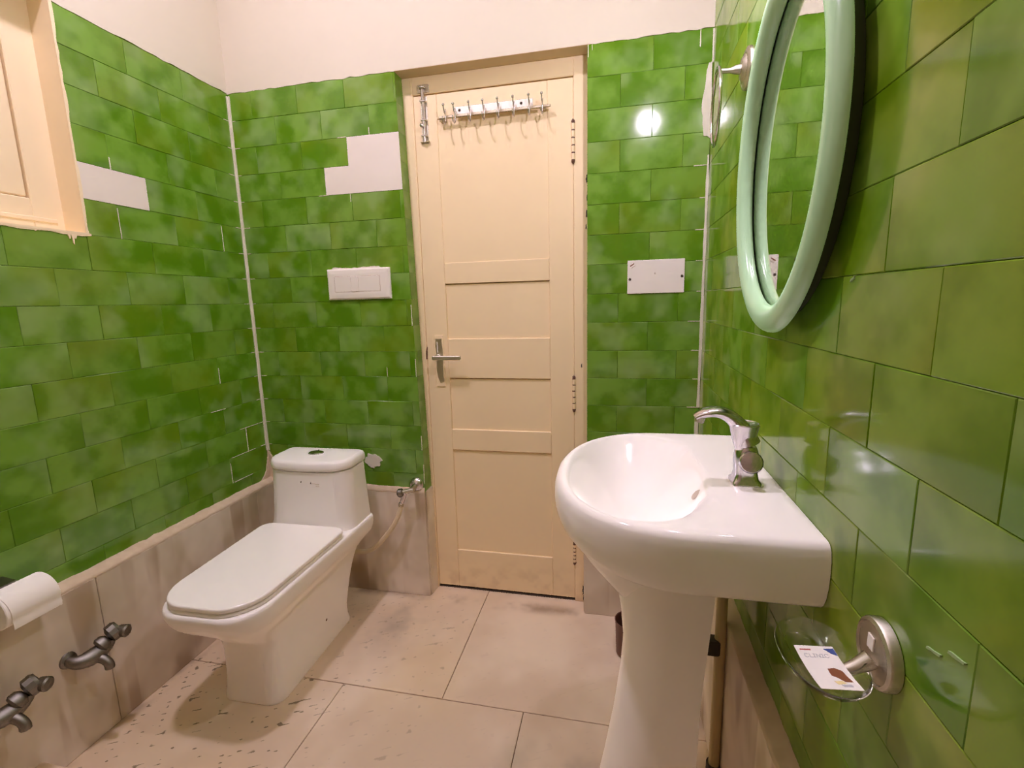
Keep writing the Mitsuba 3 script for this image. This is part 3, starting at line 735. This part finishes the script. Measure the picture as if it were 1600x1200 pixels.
add('screw', lathe([(0.003, 0), (0.0025, 0.001), (0.001, 0.0012)], 14, '-y', (1.633, -0.0045, H - 0.748)), 'mat_plastic_line', bp)
for i in range(2):
    m = bevel_box((-0.008, -0.0055, -0.0016), (0.008, -0.004, 0.0016), 0.0003); m.apply_transform(trimesh.transformations.rotation_matrix(-0.6, [0, 1, 0]))
    m.apply_translation((1.556 + 0.004 * i, 0, H - 0.717 - 0.006 * i)); add('mark', m, 'mat_ink_brown' if i == 0 else 'mat_plastic_line', bp)

# ------------------------------------------------------------------ mirror
mr = thing('oval_mirror', 'oval mirror in a thick pale green plastic frame above the sink', 'mirror')
YC, ZC, MA, MB, MR = -0.8430, H - 0.601, 0.2215, 0.2743, 0.0237
th = np.linspace(0, 2 * np.pi, 120, endpoint=False)
sec = [(math.cos(t), math.sin(t)) for t in np.linspace(0, 2 * np.pi, 24, endpoint=False)]
rings = []
for t in th:
    c, s = math.cos(t), math.sin(t)
    rings.append([(W - 0.025 - (0.019 if v > 0 else (0.004 if u > -0.3 else 0.0105)) * v, YC + (MA + MR * u) * c, ZC + (MB + MR * u) * s) for u, v in sec])
R = np.array(rings + [rings[0]])
add('frame', loft(R, False, False), 'mat_mirror_frame', mr, smooth=True)
rg = lambda x: np.stack([np.full(120, x), YC + (MA - 0.003) * np.cos(th), ZC + (MB - 0.003) * np.sin(th)], 1)
add('glass', loft([rg(W - 0.0150), rg(W - 0.0125)]), 'mat_mirror', mr, label='mirror glass')
rg2 = lambda x, k: np.stack([np.full(120, x), YC + (MA - k) * np.cos(th), ZC + (MB - k) * np.sin(th)], 1)
add('shade_back_board', loft([rg2(W - 0.0008, 0.004), rg2(W - 0.0205, -0.0125), rg2(W - 0.0205, 0.006), rg2(W - 0.0122, 0.008)]), 'mat_mirror_shade', mr)  # back board flared and coloured dark to paint the frame's shadow
add('frame_hole', lathe([(0.002, 0), (0.001, 0.001)], 10, (-1, 0, 0), (W - 0.0432, -0.998, H - 0.785)), 'mat_dark', mr)

# ------------------------------------------------------------------ towel ring
tr = thing('towel_ring', 'chrome towel ring on the right wall behind the mirror', 'towel ring')
RY, RZ = -0.470, 1.752
add('flange', lathe([(0.045, 0), (0.044, 0.006), (0.036, 0.010), (0.030, 0.010), (0.022, 0.016), (0.014, 0.018)], 36, '-x', (W - 0.0005, RY, RZ)), 'mat_chrome_dull', tr, smooth=30)
add('arm', tube([(W - 0.014, RY, RZ), (W - 0.030, RY, RZ), (W - 0.040, RY, RZ), (W - 0.068, RY, RZ + 0.001)], [0.012, 0.009, 0.0055, 0.005], 14), 'mat_chrome_dull', tr, smooth=40)
ph = np.linspace(0, 2 * np.pi, 48, endpoint=False)
path = [(W - 0.068 + 0.004 * math.sin(a), RY - 0.002 + 0.072 * math.sin(a), RZ - 0.078 + 0.082 * math.cos(a)) for a in ph]
rr = []
for i, a in enumerate(ph):
    c = np.array(path[i]); out = np.array([0, math.sin(a), math.cos(a)])
    rr.append([c + 0.0036 * (math.cos(b) * out + math.sin(b) * np.array([1.0, 0, 0])) for b in np.linspace(0, 2 * np.pi, 12, endpoint=False)])
add('ring', loft(np.array(rr + [rr[0]]), False, False), 'mat_chrome', tr, smooth=True)

# ------------------------------------------------------------------ sink and pedestal
SX, SY, SZ = 1.795, -0.806, 0.899    # back edge, middle, rim height
NB = 96
phi = np.linspace(0, np.pi, NB // 2 + 1)


def sink_outline(xf, hw, z, xs=1.62, p=2.25, back=SX):
    """D-shaped ring: straight sides from the wall to xs, then a rounded front to xf."""
    c = np.cos(phi); s = np.sin(phi)
    ay = np.sign(c) * np.abs(c) ** (2 / p) * hw
    ax = -np.abs(s) ** (2 / p) * (xs - xf)
    front = [(xs + x, SY + y, z) for x, y in zip(ax, ay)]
    side = [(xs + (back - xs) * t, SY - hw, z) for t in (0.25, 0.5, 0.75, 1)]
    bk = [(back, SY - hw + 2 * hw * t, z) for t in np.linspace(0, 1, 11)[1:]]
    side2 = [(back - (back - xs) * t, SY + hw, z) for t in (0.25, 0.5, 0.75)]
    return np.array(front + side + bk + side2)


def in_bowl(x, y):
    """Depth of the basin below the rim."""
    bx, by = 1.545, SY
    ax = np.where(x < bx, 0.130, 0.128)
    u = (np.abs((x - bx) / ax) ** 2.3 + np.abs((y - by) / 0.236) ** 2.3) ** (1 / 2.3)
    f = (1 - u ** 2) / 0.055
    return 0.122 * 0.055 * np.logaddexp(0, np.minimum(f, 40))


ps = thing('sink', 'white ceramic wash basin on a pedestal against the right wall', 'sink')
outer = [sink_outline(xf, hw, SZ + z) for xf, hw, z in ((1.405, 0.268, -0.001), (1.398, 0.275, -0.003), (1.390, 0.281, -0.010), (1.386, 0.284, -0.024), (1.3855, 0.2845, -0.045), (1.389, 0.283, -0.064), (1.397, 0.279, -0.082),
         (1.409, 0.273, -0.096), (1.424, 0.264, -0.105), (1.45, 0.25, -0.111), (1.465, 0.21, -0.136), (1.50, 0.15, -0.146), (1.54, 0.08, -0.146))]
# top as rings shrinking towards the middle of the basin
top0 = outer[0]
ctr = np.array([1.545, SY])
tops = []
for k in np.r_[np.linspace(0, 0.12, 5), np.linspace(0.14, 0.995, 60)]:
    q = top0.copy()
    q[:, :2] = top0[:, :2] * (1 - k) + ctr * k
    lift = 0.001 * np.clip(k / 0.02, 0, 1)
    q[:, 2] = SZ - 0.001 + lift - in_bowl(q[:, 0], q[:, 1])
    tops.append(q)
add('basin', loft(list(outer[::-1]) + tops[1:]), 'mat_ceramic', ps, smooth=60)


def belly(xf, hw, z, xb):
    c = np.cos(phi); s = np.sin(phi)
    fr_ = [(1.60 - np.abs(s_) ** (2 / 2.2) * (1.60 - xf), SY + np.sign(c_) * np.abs(c_) ** (2 / 2.2) * hw, z) for c_, s_ in zip(c, s)]
    return np.array(fr_ + [(xb, SY - hw * 0.92, z), (xb, SY, z), (xb, SY + hw * 0.92, z)])


rings = [belly(xf, hw, SZ + z, xb) for xf, hw, z, xb in ((1.392, 0.255, -0.070, 1.74), (1.402, 0.205, -0.100, 1.74), (1.416, 0.150, -0.138, 1.73), (1.433, 0.112, -0.172, 1.71), (1.456, 0.090, -0.205, 1.68), (1.484, 0.080, -0.236, 1.66), (1.510, 0.076, -0.264, 1.65), (1.545, 0.05, -0.285, 1.64))]
add('underside', loft(rings, False, True), 'mat_ceramic', ps, smooth=60)
ov = lathe([(0.0115, 0), (0.0110, 0.002), (0.007, 0.0026)], 20)
ov = orient(ov, (-0.75, 0.0, 0.66), (1.655, -0.868, SZ - float(in_bowl(1.655, -0.868)) - 0.0005))
add('overflow', ov, 'mat_plastic_line', ps, label='small overflow hole in the basin')
add('drain', lathe([(0.020, 0), (0.018, 0.0015), (0.01, 0.001)], 24, 'z', (1.545, SY, SZ - 0.1232)), 'mat_chrome', ps, smooth=30)


def ped(xf, hw, z, xb=1.672):
    c = np.cos(phi); s = np.sin(phi)
    xs = (xf + xb) / 2 + 0.015
    fr_ = [(xs - np.abs(s_) ** (2 / 2.3) * (xs - xf), SY + np.sign(c_) * np.abs(c_) ** (2 / 2.3) * hw, z) for c_, s_ in zip(c, s)]
    sd = [(xs + (xb - xs) * t, SY - hw, z) for t in (0.5, 1)]
    bk = [(xb, SY - hw + 2 * hw * t, z) for t in (0.5, 1)]
    return np.array(fr_ + sd + bk + [(xs + (xb - xs) * 0.5, SY + hw, z)])


rings = [ped(1.452, 0.116, 0.0, 1.668), ped(1.455, 0.115, 0.02, 1.668), ped(1.468, 0.108, 0.10, 1.668), ped(1.487, 0.100, 0.20, 1.668), ped(1.507, 0.094, 0.32, 1.670), ped(1.522, 0.090, 0.44, 1.674), ped(1.527, 0.089, 0.52, 1.679), ped(1.521, 0.091, 0.59, 1.684), ped(1.513, 0.094, 0.64, 1.687), ped(1.513, 0.098, 0.70, 1.690), ped(1.513, 0.102, 0.75, 1.690)]
add('pedestal', loft(rings), 'mat_ceramic', ps, smooth=60)

# waste pipe behind the pedestal and its dark connector
wp = thing('waste_pipe', 'cream plastic waste pipe behind the sink pedestal', 'pipe')
add('pipe', tube([(1.752, -0.68, 0.715), (1.752, -0.68, 0.40), (1.752, -0.68, 0.09)], 0.0125, 18), 'mat_pipe', wp, smooth=40)
add('connector', bevel_box((1.668, -0.698, 0.405), (1.750, -0.664, 0.443), 0.004), 'mat_dark', wp)
add('floor_trap', lathe([(0.035, 0), (0.034, 0.012), (0.018, 0.02), (0.018, 0.10)], 24, 'z', (1.752, -0.68, 0.0)), 'mat_dark', wp, smooth=30)
mug = thing('brown_mug', 'brown rounded vessel on the floor behind the sink pedestal', 'mug')
add('body', lathe([(0.001, 0.0), (0.040, 0.0), (0.046, 0.006), (0.050, 0.12), (0.052, 0.13), (0.049, 0.13), (0.044, 0.01), (0.001, 0.008)], 32, 'z', (1.562, -0.205, 0.0)), 'mat_brown', mug, smooth=35)

# ------------------------------------------------------------------ faucet
fc = thing('faucet', 'chrome swan-neck tap on the back of the basin', 'faucet')
FX, FYc = 1.738, -0.862
rings = []
for z, h, r in ((0.0, 0.0245, 0.008), (0.006, 0.024, 0.008), (0.010, 0.0205, 0.009), (0.022, 0.0185, 0.010), (0.036, 0.0195, 0.012), (0.050, 0.0205, 0.016), (0.062, 0.019, 0.0175), (0.070, 0.016, 0.0155)):
    rings.append(rrect(FX, h, FYc - h, FYc + h, r, r, SZ - 0.0005 + z))
add('body', loft(rings), 'mat_chrome', fc, smooth=40)
add('knob', lathe([(0.010, 0), (0.012, 0.012), (0.017, 0.016), (0.0195, 0.020), (0.0195, 0.027), (0.017, 0.0305), (0.010, 0.0315), (0.001, 0.032)], 32, (-0.10, -1, 0.25), (FX + 0.002, FYc - 0.012, SZ + 0.044)), 'mat_chrome', fc, smooth=40)
hood = [rrect(FX - 0.006, r, FYc - r, FYc + r, r * 0.9, r * 0.9, SZ + 0.062 + h) for h, r in ((0, 0.013), (0.012, 0.017), (0.030, 0.0215), (0.048, 0.0255), (0.050, 0.024), (0.046, 0.018))]
add('hood', loft(hood), 'mat_chrome', fc, smooth=40)
# spout: a flattened horn sweeping up and over the basin
P = np.array([(FX + 0.002, FYc, SZ + 0.074), (FX - 0.009, FYc, SZ + 0.098), (FX - 0.025, FYc, SZ + 0.118), (FX - 0.046, FYc, SZ + 0.130), (FX - 0.070, FYc, SZ + 0.130), (FX - 0.090, FYc, SZ + 0.120)])
wd_ = [0.022, 0.020, 0.018, 0.018, 0.020, 0.013]; tk = [0.021, 0.016, 0.0125, 0.0105, 0.009, 0.005]
from scipy.interpolate import CubicSpline
tt = np.linspace(0, 1, 6); t2 = np.linspace(0, 1, 26)
Q = CubicSpline(tt, P)(t2); ww = np.interp(t2, tt, wd_); kk = np.interp(t2, tt, tk)
tg = np.gradient(Q, axis=0); tg /= np.linalg.norm(tg, axis=1, keepdims=True)
rings = []
for q, t, w, k in zip(Q, tg, ww, kk):
    nrm = np.cross(t, [0, 1, 0]); nrm /= np.linalg.norm(nrm)
    rings.append([q + w * math.cos(a) * np.array([0, 1, 0]) + k * math.sin(a) * nrm for a in np.linspace(0, 2 * np.pi, 20, endpoint=False)])
add('spout', loft(rings), 'mat_chrome', fc, smooth=50)
add('nozzle', lathe([(0.009, 0), (0.0085, 0.012), (0.004, 0.012)], 20, (-0.25, 0, -1), (FX - 0.080, FYc, SZ + 0.123)), 'mat_chrome_dull', fc, smooth=30)

# ------------------------------------------------------------------ soap dish with a sachet
sd = thing('soap_dish', 'glass soap dish on a chrome wall bracket near the basin', 'soap dish')
DX, DY, DZ = 1.7335, -1.2280, 0.832
add('flange', lathe([(0.038, 0), (0.038, 0.008), (0.0365, 0.011), (0.033, 0.013), (0.032, 0.010), (0.012, 0.010)], 40, '-x', (W - 0.0005, DY, 0.846)), 'mat_chrome_dull', sd, smooth=30)
add('flange_label', bevel_box((W - 0.0122, DY + 0.000, 0.846), (W - 0.0105, DY + 0.012, 0.862), 0.0002), 'mat_card', sd)
add('arm', cat(tube([(W - 0.012, DY, 0.838), (W - 0.025, DY, 0.826), (W - 0.040, DY, 0.816)], [0.010, 0.008, 0.007], 14), lathe([(0.018, 0), (0.020, 0.004), (0.014, 0.006)], 24, 'z', (DX + 0.012, DY, 0.8105))), 'mat_chrome_dull', sd, smooth=40)
prof = [(0.001, 0.0), (0.030, 0.0005), (0.046, 0.005), (0.056, 0.012), (0.061, 0.019), (0.0622, 0.0202), (0.0612, 0.0210), (0.0585, 0.0185), (0.053, 0.0130), (0.044, 0.0078), (0.030, 0.0036), (0.001, 0.0030)]
dish = lathe(prof, 64); dish.vertices[:, 0] *= 0.70; dish.vertices[:, 1] *= 1.05; dish.apply_translation((DX, DY, DZ - 0.0150))
add('glass_bowl', dish, 'mat_glass', sd, smooth=35)
sc = thing('sachet', 'printed white sachet lying in the glass soap dish', 'sachet')
# local frame of the sachet: u along its long side, v across, lying tilted in the bowl
C0 = np.array([1.7125, -1.2095, DZ - 0.002]); U = np.array([0.0055, -0.0645, 0.0]); V = np.array([0.042, 0.004, 0.0005])


def card(u0, u1, v0, v1, d0=0.0, d1=0.0006, bend=0.003):
    n = np.cross(V, U); n = n / np.linalg.norm(n)
    if n[2] < 0: n = -n
    v = []
    us = np.linspace(u0, u1, 5)
    for d in (d0, d1):
        for u in us:
            for w in (v0, v1):
                v.append(C0 + U * u + V * w + n * (d - bend * 4 * u * (1 - u)))
    v = np.array(v); f = []
    for i in range(4):
        a = 2 * i
        f += [[a, a + 1, a + 3], [a, a + 3, a + 2], [a + 10, a + 13, a + 11], [a + 10, a + 12, a + 13]]
        f += [[a, a + 2, a + 12], [a, a + 12, a + 10], [a + 1, a + 11, a + 13], [a + 1, a + 13, a + 3]]
    f += [[0, 10, 11], [0, 11, 1], [8, 9, 19], [8, 19, 18]]
    m = trimesh.Trimesh(v, f, process=False)
    if m.volume < 0: m.invert()
    return m


add('wrapper', card(0, 1, 0, 1), 'mat_card', sc)


def ink(name, mat, poly):
    m = extrude(poly, 0.0003)
    v = np.array(m.vertices)
    n = np.cross(V, U); n /= np.linalg.norm(n)
    n = n if n[2] > 0 else -n
    # subdivided enough by its outline; follows the bend
    m.vertices = C0 + U * v[:, :1] + V * v[:, 1:2] + n * (v[:, 2:] + 0.0007 - 0.003 * 4 * v[:, :1] * (1 - v[:, :1]))
    if m.volume < 0: m.invert()
    add(name, m, mat, sc)


ink('blue_corner', 'mat_ink_blue', Polygon([(0.06, 0.72), (0.05, 0.99), (0.20, 0.99), (0.16, 0.86)]))
ink('small_print', 'mat_ink_red', sbox(0.075, 0.10, 0.10, 0.38))
ink('hair_print', 'mat_ink_brown', Polygon([(0.50, 0.52), (0.48, 0.70), (0.54, 0.84), (0.66, 0.86), (0.80, 0.90), (0.80, 0.72), (0.70, 0.60), (0.66, 0.50), (0.58, 0.50)]))
ink('face_print', 'mat_ink_skin', Polygon([(0.53, 0.60), (0.52, 0.70), (0.57, 0.74), (0.63, 0.70), (0.64, 0.62), (0.58, 0.57)]))
ink('yellow_print', 'mat_ink_yellow', Polygon([(0.80, 0.45), (0.78, 0.66), (0.84, 0.72), (0.88, 0.50)]))
ink('blue_print', 'mat_ink_grey', Polygon([(0.88, 0.55), (0.86, 0.80), (0.92, 0.82), (0.93, 0.60)]))
tmesh = meshkit.text_mesh('CLINIC', 1.0)
tv = tmesh[0] if isinstance(tmesh, tuple) else np.array(tmesh.vertices)
tv = np.array(tv, float); tf = np.array(tmesh[1] if isinstance(tmesh, tuple) else tmesh.faces)
lo, hi = tv.min(0), tv.max(0)
tn = (tv - lo) / np.maximum(hi - lo, 1e-9)
nn = np.cross(V, U); nn /= np.linalg.norm(nn); nn = nn if nn[2] > 0 else -nn
uu = 0.255 - tn[:, 1:2] * 0.085; vv = 0.14 + tn[:, 0:1] * 0.62
tw = C0 + U * uu + V * vv + nn * (0.0007 + 0.0003 * tn[:, 2:3] - 0.003 * 4 * uu * (1 - uu))
add('lettering', trimesh.Trimesh(tw, tf, process=False), 'mat_ink_grey', sc)

# ------------------------------------------------------------------ toilet paper
rh = thing('roll_holder', 'dark chrome paper roll holder on the left wall', 'roll holder')
PX, PZ, PY0, PY1 = 0.064, 0.536, -1.025, -0.930
add('cover', hull([(x, y, z) for y in (PY0 - 0.02, PY1 - 0.03) for x, z in ((0.001, PZ + 0.050), (0.0035, PZ + 0.053), (0.050, PZ + 0.0485), (0.050, PZ + 0.0465), (0.001, PZ + 0.02))]), 'mat_tap', rh)
add('arm', lathe([(0.020, 0), (0.021, 0.006), (0.012, 0.010)], 24, '-y', (PX, PY0 - 0.004, PZ)), 'mat_tap', rh, smooth=30)
add('rod', tube([(PX, PY0 - 0.012, PZ), (PX, PY1 + 0.004, PZ)], 0.008, 14), 'mat_tap', rh, smooth=40)
add('bracket', bevel_box((0.0005, PY0 - 0.030, PZ - 0.022), (PX + 0.01, PY0 - 0.016, PZ + 0.03), 0.003), 'mat_tap', rh)
tp = thing('paper_roll', 'white toilet paper roll on the holder on the left wall', 'toilet paper')
rr0 = 0.045
add('roll', lathe([(0.019, PY0), (rr0 - 0.002, PY0), (rr0, PY0 + 0.002), (rr0, PY1 - 0.002), (rr0 - 0.002, PY1), (0.019, PY1), (0.019, PY0)], 48, 'y', (PX, 0, PZ), closed=True), 'mat_paper_roll', tp, smooth=40)
sh = []
for a in np.linspace(math.radians(120), math.radians(-25), 16):
    sh.append((PX + (rr0 + 0.002) * math.cos(a), PZ + (rr0 + 0.002) * math.sin(a)))
sh += [(sh[-1][0] + 0.001, sh[-1][1] - 0.012), (sh[-1][0] - 0.001, sh[-1][1] - 0.024)]
rings = [[(x, y + (0.010 * i / len(sh)), z) for y in np.linspace(PY0 + 0.002, PY1 + 0.010, 8)] for i, (x, z) in enumerate(sh)]
R = np.array(rings); R2 = R - np.array([0.0012, 0, 0.0006])
add('loose_sheet', loft([np.concatenate([a, b[::-1]]) for a, b in zip(R, R2)]), 'mat_paper_roll', tp, smooth=40)


# ------------------------------------------------------------------ two taps low on the left wall
def wall_tap(y, label, z0=0.278):
    k = thing('wall_tap', label, 'tap', 'taps low on the left wall')
    o = np.array([0.032, y, z0])
    q = lambda *a: tuple(o + 1.05 * np.array(a))
    add('flange', lathe([(0.022, 0), (0.021, 0.005), (0.013, 0.009), (0.011, 0.010)], 24, 'x', q(0, -0.030, 0.012)), 'mat_tap', k, smooth=40)
    add('body', cat(tube([q(0.004, -0.030, 0.012), q(0.030, -0.028, 0.008), q(0.040, 0.0, 0.004), q(0.042, 0.045, 0.024)], [0.013, 0.018, 0.023, 0.018], 18, sub=4)), 'mat_tap', k, smooth=50)
    add('bonnet', lathe([(0.018, 0), (0.023, 0.006), (0.021, 0.02), (0.012, 0.028)], 20, (0.25, 0.9, 0.45), q(0.040, 0.018, 0.018)), 'mat_tap', k, smooth=40)
    add('knob', lathe([(0.012, 0), (0.026, 0.006), (0.027, 0.024), (0.022, 0.031), (0.002, 0.033)], 12, (0.30, 0.88, 0.34), q(0.046, 0.040, 0.036)), 'mat_tap', k, smooth=25)
    add('knob_cap', lathe([(0.016, 0), (0.0175, 0.020), (0.014, 0.024), (0.002, 0.025)], 20, (0.9, 0.2, -0.05), q(0.062, 0.062, 0.040)), 'mat_tap', k, smooth=30)
    add('spout', tube([q(0.040, 0.004, 0.000), q(0.058, 0.010, -0.006), q(0.070, 0.013, -0.016), q(0.074, 0.014, -0.034)], [0.014, 0.0125, 0.0115, 0.012], 14, sub=4), 'mat_tap', k, smooth=50)
    return k


wall_tap(-0.848, 'dark chrome tap between the toilet bowl and the other low wall tap')
wall_tap(-1.050, 'dark chrome low wall tap nearest the kerb, below the paper roll')
